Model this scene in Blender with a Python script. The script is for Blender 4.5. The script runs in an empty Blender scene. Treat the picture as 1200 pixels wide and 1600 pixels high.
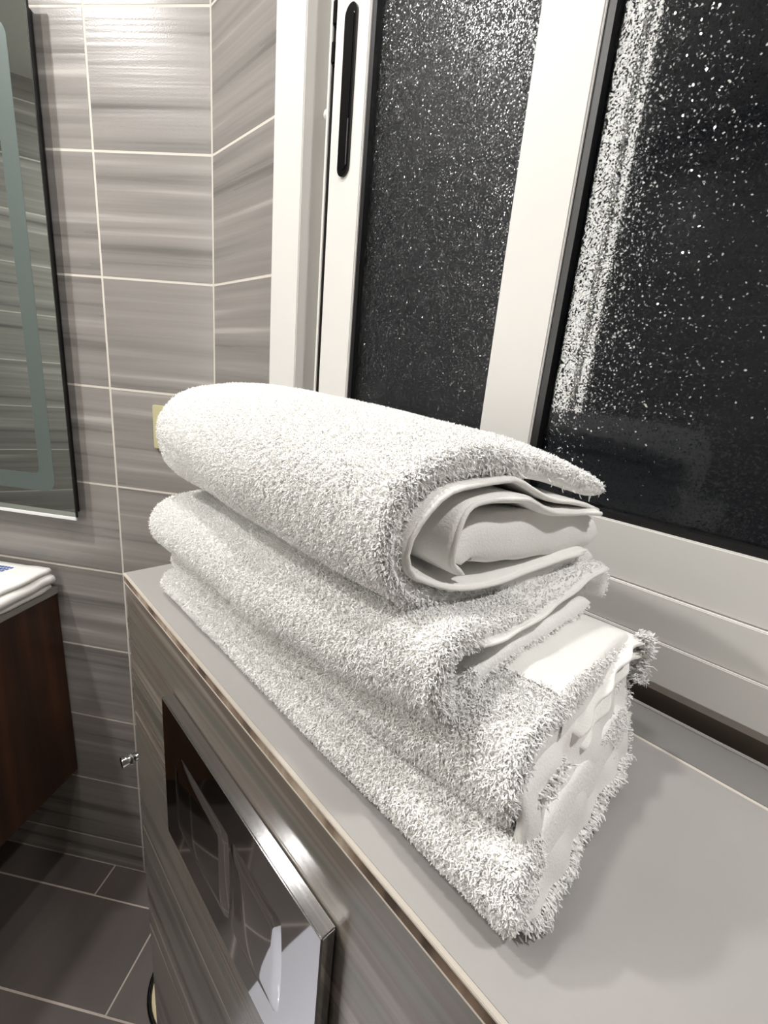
import bpy, math, random
import numpy as np
from mathutils import Vector, Matrix, noise as mnoise

C = bpy.context.scene.collection
random.seed(7)
rng = np.random.default_rng(11)
Z0 = 1.128            # height of the ledge top above the floor; the builders below use heights relative to the ledge top

# ---------------------------------------------------------------- camera
cd = bpy.data.cameras.new('camera'); cam = bpy.data.objects.new('camera', cd); C.objects.link(cam)
Rm = Matrix(((0.68152031, -0.26102797, 0.68366254), (0.72624879, 0.12640655, -0.67571006), (0.08995981, 0.95701922, 0.27571988)))
cam.matrix_world = Matrix.Translation((0, 0, 0.236 + Z0)) @ Rm.to_4x4()
cd.sensor_fit = 'VERTICAL'; cd.sensor_height = 36.0; cd.lens = 36.0 * 720.26 / 1600; cd.clip_start = 0.01
bpy.context.scene.camera = cam

# ---------------------------------------------------------------- world, exposure
w = bpy.data.worlds.new('night'); bpy.context.scene.world = w; w.use_nodes = True
w.node_tree.nodes['Background'].inputs[0].default_value = (0.004, 0.005, 0.007, 1)
w.node_tree.nodes['Background'].inputs[1].default_value = 1.0
vs = bpy.context.scene.view_settings
vs.view_transform = 'Standard'; vs.look = 'None'; vs.gamma = 1; vs.use_curve_mapping = False
vs.exposure = 0.05

# ---------------------------------------------------------------- lights: recessed ceiling lamps of the bathroom
CEIL = 1.262
def lamp(name, x, y, z, power, size, col, rot=(0, 0, 0), shape='DISK', sy=None):
    l = bpy.data.lights.new(name, 'AREA'); l.shape = shape; l.size = size
    if sy: l.size_y = sy
    l.energy = power; l.color = col
    o = bpy.data.objects.new(name, l); C.objects.link(o); o.location = (x, y, z); o.rotation_euler = rot
    return o
WARM = (1.0, 0.98, 0.955)
LAMPS = [(-1.02, -0.507, 14.5), (-0.425, -0.06, 6.0), (0.46, 0.20, 9.5)]
for lx, ly, lp in LAMPS:
    lamp('downlight_beam', lx, ly, CEIL - 0.022, lp, 0.085, WARM)

# ---------------------------------------------------------------- geometry frames
A = math.radians(38.4)
K = Vector((-0.890, 0.393))                                     # corner of mirror wall and window wall
U = Vector((-math.cos(A), -math.sin(A)))                        # along the mirror wall, away from the corner
NN = Vector((math.sin(A), -math.cos(A)))                        # out of the mirror wall, into the room
FLOOR = -1.128
def wl(t, n, z):                                                # mirror-wall coordinates -> world
    p = K + U * t + NN * n
    return Vector((p.x, p.y, z))

# ---------------------------------------------------------------- materials
def srgb(r, g, b):
    f = lambda c: (c / 255 / 12.92) if c / 255 <= 0.04045 else ((c / 255 + 0.055) / 1.055) ** 2.4
    return (f(r), f(g), f(b), 1)
def mat(name, col, rough=0.5, metal=0.0, **kw):
    m = bpy.data.materials.new(name); m.use_nodes = True
    b = m.node_tree.nodes['Principled BSDF']
    b.inputs['Base Color'].default_value = col; b.inputs['Roughness'].default_value = rough; b.inputs['Metallic'].default_value = metal
    for k, v in kw.items(): b.inputs[k.replace('_', ' ')].default_value = v
    return m
def N(m, t): return m.node_tree.nodes.new(t)
def L(m, a, b): m.node_tree.links.new(a, b)
def streaked(name, stops, rough, axis_scale, bump=0.15, detail=4, fine=0.0, rough_var=0.1):
    """stone-look tile: long streaks along local X, each tile shifted at random"""
    m = mat(name, (0.3, 0.3, 0.3, 1), rough); b = m.node_tree.nodes['Principled BSDF']
    tc = N(m, 'ShaderNodeTexCoord'); oi = N(m, 'ShaderNodeObjectInfo')
    mul = N(m, 'ShaderNodeVectorMath'); mul.operation = 'MULTIPLY'; mul.inputs[1].default_value = axis_scale
    L(m, tc.outputs['Object'], mul.inputs[0])
    cmb = N(m, 'ShaderNodeCombineXYZ')
    r10 = N(m, 'ShaderNodeMath'); r10.operation = 'MULTIPLY'; r10.inputs[1].default_value = 37.0
    L(m, oi.outputs['Random'], r10.inputs[0])
    for i in range(3): L(m, r10.outputs[0], cmb.inputs[i])
    add = N(m, 'ShaderNodeVectorMath'); add.operation = 'ADD'
    L(m, mul.outputs[0], add.inputs[0]); L(m, cmb.outputs[0], add.inputs[1])
    n1 = N(m, 'ShaderNodeTexNoise'); n1.inputs['Scale'].default_value = 1.0; n1.inputs['Detail'].default_value = detail
    n1.inputs['Roughness'].default_value = 0.55; n1.inputs['Distortion'].default_value = 0.08
    L(m, add.outputs[0], n1.inputs['Vector'])
    cr = N(m, 'ShaderNodeValToRGB'); el = cr.color_ramp.elements
    el[0].position, el[0].color = stops[0]; el[1].position, el[1].color = stops[-1]
    for p, c in stops[1:-1]:
        e = el.new(p); e.color = c
    L(m, n1.outputs['Fac'], cr.inputs[0]); L(m, cr.outputs[0], b.inputs['Base Color'])
    mr = N(m, 'ShaderNodeMapRange'); mr.inputs[3].default_value = rough - rough_var; mr.inputs[4].default_value = rough + rough_var
    L(m, n1.outputs['Fac'], mr.inputs[0]); L(m, mr.outputs[0], b.inputs['Roughness'])
    n2 = N(m, 'ShaderNodeTexNoise'); n2.inputs['Scale'].default_value = 420; n2.inputs['Detail'].default_value = 1
    L(m, tc.outputs['Object'], n2.inputs['Vector'])
    ma = N(m, 'ShaderNodeMath'); ma.operation = 'MULTIPLY_ADD'; ma.inputs[1].default_value = fine
    L(m, n2.outputs['Fac'], ma.inputs[0]); L(m, n1.outputs['Fac'], ma.inputs[2])
    bp = N(m, 'ShaderNodeBump'); bp.inputs['Strength'].default_value = bump; bp.inputs['Distance'].default_value = 0.004
    L(m, ma.outputs[0], bp.inputs['Height']); L(m, bp.outputs[0], b.inputs['Normal'])
    return m
M = {}
M['wall_tile'] = streaked('striped_wall_tile', [(0.28, srgb(102, 98, 95)), (0.42, srgb(128, 124, 120)), (0.5, srgb(137, 132, 128)), (0.60, srgb(145, 140, 136)), (0.74, srgb(180, 175, 170))], 0.29, (0.9, 1, 36), 0.30, 3.0, 0.10, 0.08)
M['ledge_face'] = streaked('striped_ledge_tile', [(0.30, srgb(80, 77, 71)), (0.45, srgb(104, 101, 94)), (0.52, srgb(115, 111, 103)), (0.6, srgb(108, 98, 91)), (0.7, srgb(146, 140, 131))], 0.20, (1.2, 1, 30), 0.12, 3.0, 0.05, 0.06)
M['ledge_top'] = streaked('smooth_ledge_tile', [(0.32, srgb(130, 128, 126)), (0.45, srgb(154, 152, 149)), (0.55, srgb(164, 161, 159)), (0.7, srgb(174, 171, 168))], 0.3, (1.4, 9, 1), 0.05, 3, 0.12, 0.06)
M['floor_tile'] = streaked('brown_grey_floor_tile', [(0.25, srgb(84, 77, 75)), (0.5, srgb(98, 91, 88)), (0.75, srgb(116, 108, 104))], 0.42, (3, 14, 1), 0.12, 5, 0.2, 0.08)
M['grout'] = mat('pale_grout', srgb(205, 198, 189), 0.8)
M['floor_grout'] = mat('floor_grout', srgb(196, 184, 174), 0.85)
M['brown_grout'] = streaked('stained_brown_grout', [(0.35, srgb(70, 56, 46)), (0.5, srgb(128, 108, 92)), (0.65, srgb(176, 160, 142))], 0.8, (30, 4, 4), 0.2, 4)
M['plaster'] = mat('white_ceiling_paint', srgb(214, 212, 208), 0.8)
M['frame'] = mat('white_powder_coated_aluminium', srgb(214, 212, 208), 0.48)
M['track'] = mat('beige_track_seal', srgb(196, 188, 180), 0.5)
M['tile_edge'] = mat('pale_tile_edge', srgb(184, 176, 166), 0.35)  # thin edge strips, paler than the ledge tiles
M['gap_shade'] = mat('brown_grey_gap_shade', srgb(128, 118, 108), 0.35)  # colour carries the shade of the gap under the window frame
M['gasket'] = mat('black_rubber_gasket', srgb(10, 10, 12), 0.4)
M['black_gloss'] = mat('black_gloss_plastic', srgb(9, 9, 11), 0.12)
M['chrome'] = mat('polished_chrome', (0.62, 0.62, 0.63, 1), 0.05, 1.0)
M['satin'] = mat('satin_chrome_edge', (0.6, 0.6, 0.62, 1), 0.22, 1.0)
M['mirror'] = mat('mirror_silver', (0.66, 0.72, 0.69, 1), 0.015, 1.0)
M['mirror_body'] = mat('black_mirror_housing', srgb(12, 12, 13), 0.4)
M['frosted'] = mat('frosted_mirror_band', srgb(96, 106, 103), 0.45, 0.25)
M['white_gloss'] = mat('white_gloss', srgb(240, 240, 240), 0.15)
M['cream'] = mat('cream_plastic', srgb(226, 214, 176), 0.4)
M['beige'] = mat('beige_switch_plastic', srgb(186, 180, 142), 0.4)
M['counter'] = mat('grey_counter', srgb(150, 147, 141), 0.3)
M['ceramic'] = mat('white_ceramic', srgb(226, 226, 236), 0.08)
M['blue_thread'] = mat('blue_print', srgb(72, 100, 168), 0.8)

def wood():
    m = streaked('dark_red_brown_wood', [(0.25, srgb(30, 15, 8)), (0.5, srgb(58, 32, 17)), (0.75, srgb(82, 48, 27))], 0.35, (26, 26, 1.6), 0.08, 5)
    return m
M['wood'] = wood()

def lamp_mat():
    m = bpy.data.materials.new('lamp_diffuser'); m.use_nodes = True; b = m.node_tree.nodes['Principled BSDF']
    b.inputs['Base Color'].default_value = (0.9, 0.9, 0.9, 1)
    b.inputs['Emission Color'].default_value = (1, 0.97, 0.9, 1); b.inputs['Emission Strength'].default_value = 18.0
    return m
M['lamp'] = lamp_mat()
M['tube'] = lamp_mat(); M['tube'].name = 'streak_light_glow'  # emission of the added column light
M['tube'].node_tree.nodes['Principled BSDF'].inputs['Emission Strength'].default_value = 20.0

def glass(name, rough, tilt, power, cell):
    """obscure glass: a mosaic of tiny facets, most nearly flat, a few strongly tilted, so lamps glint in it"""
    m = mat(name, (0.8, 0.82, 0.84, 1), rough, 0.0, IOR=1.4)
    b = m.node_tree.nodes['Principled BSDF']; b.inputs['Transmission Weight'].default_value = 1.0
    tc = N(m, 'ShaderNodeTexCoord'); ge = N(m, 'ShaderNodeNewGeometry')
    v = N(m, 'ShaderNodeTexVoronoi'); v.inputs['Scale'].default_value = cell
    L(m, tc.outputs['Object'], v.inputs['Vector'])
    def vm(op, a, b_=None, val=None):
        n = N(m, 'ShaderNodeVectorMath'); n.operation = op; L(m, a, n.inputs[0])
        if b_ is not None: L(m, b_, n.inputs[1])
        if val is not None: n.inputs[1].default_value = val
        return n.outputs[0]
    c = vm('SUBTRACT', v.outputs['Color'], None, (0.5, 0.5, 0.5)); c = vm('MULTIPLY', c, None, (2, 2, 2))
    a = vm('ABSOLUTE', c); p = c
    for _ in range(power): p = vm('MULTIPLY', p, a)
    p = vm('MULTIPLY', p, None, (tilt, 0.0, tilt))
    nn = vm('NORMALIZE', vm('ADD', ge.outputs['Normal'], p))
    L(m, nn, b.inputs['Normal'])
    return m
M['glass'] = glass('textured_obscure_glass', 0.026, 0.48, 12, 900)
M['glass_rough'] = glass('rough_obscure_glass', 0.20, 0.50, 2, 1000)

def terry(name, scale, strength, col):
    m = mat(name, col, 0.9); b = m.node_tree.nodes['Principled BSDF']
    b.inputs['Sheen Weight'].default_value = 0.25; b.inputs['Sheen Roughness'].default_value = 0.5
    tc = N(m, 'ShaderNodeTexCoord')
    n = N(m, 'ShaderNodeTexNoise'); n.inputs['Scale'].default_value = scale; n.inputs['Detail'].default_value = 2
    L(m, tc.outputs['Object'], n.inputs['Vector'])
    bp = N(m, 'ShaderNodeBump'); bp.inputs['Strength'].default_value = strength; bp.inputs['Distance'].default_value = 0.001
    L(m, n.outputs['Fac'], bp.inputs['Height']); L(m, bp.outputs[0], b.inputs['Normal'])
    return m
TW = (0.91, 0.905, 0.885, 1)
M['terry'] = terry('white_terry_ground', 520, 0.8, TW)
M['pile'] = mat('white_terry_loops', (0.93, 0.925, 0.91, 1), 0.85)
M['hem'] = terry('white_flat_weave_hem', 900, 0.35, (0.90, 0.89, 0.86, 1))

# ---------------------------------------------------------------- mesh helpers
class MB:
    def __init__(s): s.v = []; s.f = []; s.sm = []
    def add(s, vs, fs, smooth=False):
        o = len(s.v); s.v += [tuple(p) for p in vs]; s.f += [tuple(i + o for i in f) for f in fs]; s.sm += [smooth] * len(fs); return s
    def box(s, a, b, bev=0.0, frame=None):
        x0, y0, z0 = a; x1, y1, z1 = b; x0, x1 = sorted((x0, x1)); y0, y1 = sorted((y0, y1)); z0, z1 = sorted((z0, z1))
        if bev <= 0:
            vs = [Vector((x, y, z)) for x in (x0, x1) for y in (y0, y1) for z in (z0, z1)]
            fs = [(0, 1, 3, 2), (4, 6, 7, 5), (0, 4, 5, 1), (2, 3, 7, 6), (0, 2, 6, 4), (1, 5, 7, 3)]
        else:
            import bmesh
            bm = bmesh.new(); bmesh.ops.create_cube(bm, size=1)
            for v in bm.verts: v.co = Vector(((x0 + x1) / 2 + v.co.x * (x1 - x0), (y0 + y1) / 2 + v.co.y * (y1 - y0), (z0 + z1) / 2 + v.co.z * (z1 - z0)))
            bmesh.ops.bevel(bm, geom=list(bm.edges), offset=bev, segments=2, affect='EDGES')
            bm.verts.index_update(); vs = [v.co.copy() for v in bm.verts]; fs = [tuple(v.index for v in f.verts) for f in bm.faces]; bm.free()
        if frame: vs = [frame(v) for v in vs]
        return s.add(vs, fs)
    def tube(s, pts, rad, seg=12, caps=True):
        pts = [Vector(p) for p in pts]; rad = rad if isinstance(rad, (list, tuple)) else [rad] * len(pts)
        vs = []; fs = []; up = None
        for i, p in enumerate(pts):
            d = (pts[min(i + 1, len(pts) - 1)] - pts[max(i - 1, 0)]).normalized()
            if up is None: up = d.orthogonal().normalized()
            up = (up - d * up.dot(d)).normalized(); sd = d.cross(up)
            for k in range(seg):
                a = 2 * math.pi * k / seg; vs.append(p + (up * math.cos(a) + sd * math.sin(a)) * rad[i])
        for i in range(len(pts) - 1):
            for k in range(seg):
                a = i * seg + k; b = i * seg + (k + 1) % seg; fs.append((a, b, b + seg, a + seg))
        if caps: fs.append(tuple(range(seg))[::-1]); fs.append(tuple(range((len(pts) - 1) * seg, len(pts) * seg)))
        return s.add(vs, fs, True)
    def lathe(s, prof, seg=40, centre=(0, 0, 0), M4=None):
        vs = []; fs = []
        for r, z in prof:
            for k in range(seg):
                a = 2 * math.pi * k / seg; v = Vector((r * math.cos(a), r * math.sin(a), z))
                if M4: v = M4 @ v
                vs.append(v + Vector(centre))
        for i in range(len(prof) - 1):
            for k in range(seg):
                a = i * seg + k; b = i * seg + (k + 1) % seg; fs.append((a, b, b + seg, a + seg))
        return s.add(vs, fs, True)
    def prism(s, outline, y0, y1):                      # outline in x,z extruded along y
        n = len(outline); vs = [Vector((x, y0, z)) for x, z in outline] + [Vector((x, y1, z)) for x, z in outline]
        fs = [tuple(range(n)), tuple(range(2 * n - 1, n - 1, -1))] + [(i, n + i, n + (i + 1) % n, (i + 1) % n) for i in range(n)]
        return s.add(vs, fs)
    def build(s, name, m, parent=None):
        me = bpy.data.meshes.new(name); me.from_pydata(s.v, [], s.f); me.update()
        me.polygons.foreach_set('use_smooth', s.sm)
        me.materials.append(m); o = bpy.data.objects.new(name, me); C.objects.link(o)
        if parent: o.parent = parent
        import bmesh
        bm = bmesh.new(); bm.from_mesh(me); bmesh.ops.recalc_face_normals(bm, faces=bm.faces); bm.to_mesh(me); bm.free()
        return o
def box(name, a, b, m, parent=None, bev=0.0, frame=None): return MB().box(a, b, bev, frame).build(name, m, parent)
def tag(o, label=None, cat=None, group=None, kind=None):
    if label: o['label'] = label
    if cat: o['category'] = cat
    if group: o['group'] = group
    if kind: o['kind'] = kind
    return o
def empty(name, loc=(0, 0, 0), rz=0):
    o = bpy.data.objects.new(name, None); C.objects.link(o); o.location = loc; o.rotation_euler.z = rz; return o
def struct(o): o['kind'] = 'structure'; return o
def wallf(v): return wl(v.x, v.y, v.z)                  # frame for boxes given in (t, n, z)

# tiles share mesh data by size
_tm = {}
def tile(parent, centre, xd, zd, wdt, hgt, m, th=0.008, bev=0.0006, gap=0.0032):
    """one tile; local x along xd, local z along zd, face looks along -local y"""
    key = (round(wdt, 3), round(hgt, 3), m.name)
    if key not in _tm:
        o = box('tile', (-(wdt - gap) / 2, 0, -(hgt - gap) / 2), ((wdt - gap) / 2, th, (hgt - gap) / 2), m, None, bev)
        _tm[key] = o.data
    else:
        o = bpy.data.objects.new('tile', _tm[key]); C.objects.link(o)
    xd = Vector(xd).normalized(); zd = Vector(zd).normalized(); yd = zd.cross(xd)
    Mx = Matrix((xd, yd, zd)).transposed().to_4x4(); Mx.translation = Vector(centre)
    o.parent = parent; o.matrix_local = Mx
    return o

# ---------------------------------------------------------------- the room shell
ROWZ = [FLOOR] + [round(-0.0315 + 0.2015 * k, 4) for k in range(-5, 7)] + [CEIL]
XR, YB = 1.25, -1.40
pK = Vector((K.x, K.y))
tEnd = (K.y - YB) / math.sin(A)                         # where mirror wall meets the wall opposite the window
pE = K + U * tEnd
def wall_tiles(parent, P0, P1, normal, joints, z_lo=FLOOR, z_hi=CEIL, rows=None):
    """P0 -> P1 along the wall (2D); joints are distances from P0"""
    d = (P1 - P0).normalized(); nv = Vector((normal[0], normal[1], 0)).normalized()
    rows = rows or ROWZ
    for a, b in zip(joints[:-1], joints[1:]):
        for z0, z1 in zip(rows[:-1], rows[1:]):
            if z1 <= z_lo + 0.02 or z0 >= z_hi - 0.02: continue
            z0c, z1c = max(z0, z_lo), min(z1, z_hi)
            p = P0 + d * (a + b) / 2; xd = Vector((d.x, d.y, 0)); zd = Vector((0, 0, 1))
            if zd.cross(xd).dot(nv) > 0: xd = -xd
            tile(parent, Vector((p.x, p.y, (z0c + z1c) / 2)) - nv * 0.0, xd, zd, b - a, z1c - z0c, M['wall_tile'])
def wallslab(name, P0, P1, normal, z0, z1, m, parent=None, th=0.06, rec=0.0004):
    nv = Vector(normal).normalized(); a = P0 - nv * rec; b = P1 - nv * rec
    vs = [Vector((q.x, q.y, z)) for q in (a, b, b - nv * th, a - nv * th) for z in (z0, z1)]
    fs = [(0, 1, 3, 2), (2, 3, 5, 4), (4, 5, 7, 6), (6, 7, 1, 0), (0, 2, 4, 6), (1, 7, 5, 3)]
    return MB().add(vs, fs).build(name, m, parent)

wleft = struct(wallslab('wall_left', pK, pE, NN, FLOOR, CEIL, M['grout']))
js = [0.0, 0.222]
while js[-1] < tEnd: js.append(min(js[-1] + 0.5, tEnd))
wall_tiles(wleft, pK, pE, NN, js)

# window wall: strips around the window opening
WX0, WX1, WZ0, WZ1 = -0.674, 0.93, 0.02, 0.98
nW = Vector((0, -1))
wright = struct(wallslab('wall_right', pK, Vector((WX0, K.y)), nW, FLOOR, CEIL, M['grout']))
wall_tiles(wright, pK, Vector((WX0 + 0.004, K.y)), nW, [0, WX0 + 0.004 - K.x])
wallslab('lower_wall', Vector((WX0, K.y)), Vector((XR, K.y)), nW, FLOOR, WZ0 - 0.03, M['grout'], wright)
wallslab('upper_wall', Vector((WX0, K.y)), Vector((XR, K.y)), nW, WZ1, CEIL, M['grout'], wright)
wallslab('side_wall', Vector((WX1, K.y)), Vector((XR, K.y)), nW, WZ0 - 0.03, WZ1, M['grout'], wright)
wall_tiles(wright, Vector((WX0 + 0.004, K.y)), Vector((XR, K.y)), nW, [0, 0.5, 1.0, 1.5, XR - WX0 - 0.004], WZ1, CEIL)

P_rb, P_rt = Vector((XR, YB)), Vector((XR, K.y))
wnear = struct(wallslab('wall_near', P_rb, P_rt, (-1, 0), FLOOR, CEIL, M['grout']))
wall_tiles(wnear, P_rb, P_rt, (-1, 0), [0, 0.5, 1.0, 1.5, K.y - YB])
wback = struct(wallslab('wall_back', pE, P_rb, (0, 1), FLOOR, CEIL, M['grout']))
jb = [0.0]; Lb = (P_rb - pE).length
while jb[-1] < Lb: jb.append(min(jb[-1] + 0.5, Lb))
wall_tiles(wback, pE, P_rb, (0, 1), jb)

poly = [pK, Vector((XR, K.y)), P_rb, pE]
def slab(name, z0, z1, m):
    n = 4; vs = [Vector((p.x, p.y, z)) for z in (z0, z1) for p in poly]
    fs = [(0, 1, 2, 3), (7, 6, 5, 4)] + [(i, (i + 1) % 4, 4 + (i + 1) % 4, 4 + i) for i in range(4)]
    return struct(MB().add(vs, fs).build(name, m))
slab('ceiling', CEIL, CEIL + 0.06, M['plaster'])
floor = slab('floor', FLOOR - 0.06, FLOOR - 0.0004, M['floor_grout'])
# floor tiles run along the mirror wall; clipped to what can be seen or reflected
nrows = [0.0, 0.080] + [0.080 + 0.2065 * k for k in range(1, 9)]
offs = [0.309, 0.115, 0.45, 0.25, 0.0, 0.38, 0.15, 0.5, 0.3]
def clip2(poly_, planes):
    for (px, py), (nx, ny) in planes:                       # keep the side the normal points to
        out = []
        for a, b in zip(poly_, poly_[1:] + poly_[:1]):
            da = (a[0] - px) * nx + (a[1] - py) * ny; db = (b[0] - px) * nx + (b[1] - py) * ny
            if da >= 0: out.append(a)
            if (da >= 0) != (db >= 0): f = da / (da - db); out.append((a[0] + (b[0] - a[0]) * f, a[1] + (b[1] - a[1]) * f))
        poly_ = out
        if len(poly_) < 3: return None
    return poly_
PL = [((0, K.y), (0, -1)), ((0, YB), (0, 1)), ((XR, 0), (-1, 0)), ((K.x, K.y), (NN.x, NN.y))]
for r, (n0, n1) in enumerate(zip(nrows[:-1], nrows[1:])):
    t = offs[r] - 1.8
    while t < 2.9:
        c2 = K + U * (t + 0.3) + NN * ((n0 + n1) / 2)
        g_ = 0.0016
        cor = [K + U * (t + a) + NN * b for a, b in ((g_, n0 + g_), (0.6 - g_, n0 + g_), (0.6 - g_, n1 - g_), (g_, n1 - g_))]
        cl = clip2([(q.x, q.y) for q in cor], PL)
        whole = cl is not None and len(cl) == 4 and all(min((Vector(c_) - q).length for q in cor) < 1e-6 for c_ in cl)
        if whole: tile(floor, (c2.x, c2.y, FLOOR), (U.x, U.y, 0), (NN.x, NN.y, 0), 0.6, n1 - n0, M['floor_tile'])
        elif cl:
            o_ = MB(); n_ = len(cl)                          # a cut tile: same local frame as the whole ones
            lx, lz = Vector((U.x, U.y)), NN
            pts = [((Vector(q) - c2).dot(lx), (Vector(q) - c2).dot(lz)) for q in cl]
            ob = o_.prism(pts, 0.0, 0.008).build('tile', M['floor_tile'])
            xd = Vector((lx.x, lx.y, 0)); zd = Vector((NN.x, NN.y, 0)); yd = zd.cross(xd)
            Mx = Matrix((xd, yd, zd)).transposed().to_4x4(); Mx.translation = Vector((c2.x, c2.y, FLOOR)); ob.parent = floor; ob.matrix_local = Mx
        t += 0.6

# ---------------------------------------------------------------- boxed-in cistern ledge (tiled)
LY, LX0 = 0.131, -0.5395
ledge = struct(box('cistern_ledge', (LX0 + 0.009, LY + 0.009, FLOOR), (XR, K.y + 0.001, -0.0105), M['grout']))
zj = [-0.0125] + [-0.185 * k for k in range(1, 7)] + [FLOOR]
for z1, z0 in zip(zj[:-1], zj[1:]):
    for x0, x1 in ((LX0, 0.0605), (0.0605, 0.6605), (0.6605, XR)):
        tile(ledge, ((x0 + x1) / 2, LY, (z0 + z1) / 2), (1, 0, 0), (0, 0, 1), x1 - x0, z1 - z0, M['ledge_face'], 0.009, 0.0008, 0.0022)
    tile(ledge, (LX0, (LY + K.y) / 2 + 0.006, (z0 + z1) / 2), (0, -1, 0), (0, 0, 1), K.y - LY - 0.01, z1 - z0, M['ledge_face'], 0.009, 0.0008, 0.0022)
# top tiles lie flat: local z -> +Y, local y (thickness) -> down
for x0, x1 in ((LX0 - 0.001, 0.0605), (0.0605, 0.6605), (0.6605, XR)):
    tile(ledge, ((x0 + x1) / 2, (LY - 0.001 + 0.346) / 2, 0), (1, 0, 0), (0, 1, 0), x1 - x0, 0.346 - LY + 0.001, M['ledge_top'], 0.009, 0.0009, 0.0016)
for x0, x1 in ((LX0 - 0.001, 0.16), (0.16, 0.76), (0.76, XR)):
    tile(ledge, ((x0 + x1) / 2, 0.3675, 0), (1, 0, 0), (0, 1, 0), x1 - x0, 0.043, M['ledge_top'], 0.009, 0.0009, 0.0016)
box('grout_joint', (LX0, LY - 0.0014, -0.0098), (XR, LY + 0.012, -0.0050), M['brown_grout'], ledge)
box('edge_trim', (LX0, LY - 0.0022, -0.0022), (XR, LY + 0.001, -0.0002), M['tile_edge'], ledge, 0.0004)
box('edge_trim', (LX0, LY - 0.0018, -0.0112), (XR, LY + 0.001, -0.0098), M['tile_edge'], ledge, 0.0004)
box('grout_joint', (LX0, 0.3442, -0.0100), (XR, 0.3478, -0.0005), M['grout'], ledge)
box('sill_trim', (LX0, 0.3875, -0.004), (XR, 0.3905, 0.0012), M['frame'], ledge, 0.0005)

# ---------------------------------------------------------------- window
win = struct(empty('window_1', (WX0, 0.389, 0)))
def wb(name, a, b, m, bev=0.0012, parent=win):
    o = box(name, a, b, m, None, bev); o.parent = parent; o.matrix_parent_inverse = Matrix.Translation(-win.location) if parent is win else Matrix.Identity(4); return o
YF = 0.385
wb('outer_frame', (WX0, YF, 0.025), (-0.602, 0.45, WZ1), M['frame'])
wb('outer_frame', (0.86, YF, 0.025), (WX1, 0.45, WZ1), M['frame'])
wb('outer_frame', (WX0, YF, WZ1 - 0.07), (WX1, 0.45, WZ1 + 0.002), M['frame'])
wb('bottom_frame', (-0.60, 0.3825, 0.026), (0.86, 0.45, 0.0600), M['frame'], 0.0008)          # lower step
wb('bottom_frame', (-0.60, 0.3850, 0.0600), (0.86, 0.45, 0.0960), M['frame'], 0.0008)
wb('base_channel', (WX0, 0.3955, 0.0135), (WX1, 0.45, 0.0262), M['track'], 0.0)
wb('base_shadow_gap', (WX0, 0.4035, -0.03), (WX1, 0.45, 0.014), M['gap_shade'], 0.0)  # solid strip, shade under the frame put into its colour
# recessed channel between frame and left sash
wb('channel_back', (-0.603, 0.432, 0.096), (-0.543, 0.45, WZ1 - 0.06), M['frame'], 0.0)
wb('channel_rib', (-0.5800, 0.404, 0.096), (-0.5735, 0.434, WZ1 - 0.06), M['frame'])
wb('channel_rib', (-0.5655, 0.400, 0.096), (-0.5615, 0.434, WZ1 - 0.06), M['track'], 0.0006)
wb('channel_seal', (-0.5605, 0.3955, 0.096), (-0.5580, 0.434, WZ1 - 0.06), M['gasket'], 0.0)
wb('channel_rib', (-0.5570, 0.397, 0.096), (-0.5500, 0.434, WZ1 - 0.06), M['track'], 0.0006)
kb = MB(); kb.lathe([(0, 0), (0.0062, 0), (0.0062, 0.006), (0.0045, 0.009), (0, 0.0095)], 20, (-0.5880, 0.418, 0.555), Matrix.Rotation(math.radians(90), 4, 'X'))
kb.build('stop_button', M['frame'], win).matrix_parent_inverse = Matrix.Translation(-win.location)
for z0, z1 in ((0.625, 0.650), (0.588, 0.612)):
    wb('latch_keep', (-0.5590, 0.392, z0), (-0.5500, 0.404, z1), M['black_gloss'], 0.002)
def sash(x0, x1, lw, rw, y, zb0, zb1, gl='glass'):
    """stiles, rails, gasket and pane; x0..x1 outer, lw/rw stile widths"""
    z1 = WZ1 - 0.07
    if lw: wb('sash_stile', (x0, y, zb0), (x0 + lw, y + 0.03, z1), M['frame'])
    if rw: wb('sash_stile', (x1 - rw, y, zb0), (x1, y + 0.03, z1), M['frame'])
    wb('sash_rail', (x0 + lw, y + 0.0006, zb0), (x1 - rw, y + 0.03, zb1), M['frame'])
    wb('sash_rail', (x0 + lw, y + 0.0006, z1 - 0.045), (x1 - rw, y + 0.03, z1), M['frame'])
    gx0, gx1, gz0, gz1 = x0 + lw, x1 - rw, zb1, z1 - 0.045
    g = 0.0068
    gm = MB(); gm.box((gx0, y + 0.003, gz0), (gx0 + g, y + 0.024, gz1)); gm.box((gx1 - g, y + 0.003, gz0), (gx1, y + 0.024, gz1))
    gm.box((gx0, y + 0.003, gz0), (gx1, y + 0.024, gz0 + 0.0055)); gm.box((gx0, y + 0.003, gz1 - g), (gx1, y + 0.024, gz1))
    o = gm.build('gasket', M['gasket'], win); o.matrix_parent_inverse = Matrix.Translation(-win.location)
    wb('pane', (gx0 + 0.002, y + 0.010, gz0 + 0.002), (gx1 - 0.002, y + 0.0140, gz1 - 0.002), M[gl], 0.0)
sash(-0.5468, -0.2250, 0.0612, 0.02, 0.3895, 0.0962, 0.143, 'glass_rough')
sash(-0.2695, 0.3300, 0.0555, 0.056, 0.3875, 0.0962, 0.1430)
sash(0.3100, 0.86, 0.05, 0.05, 0.3900, 0.0962, 0.143)
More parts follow.
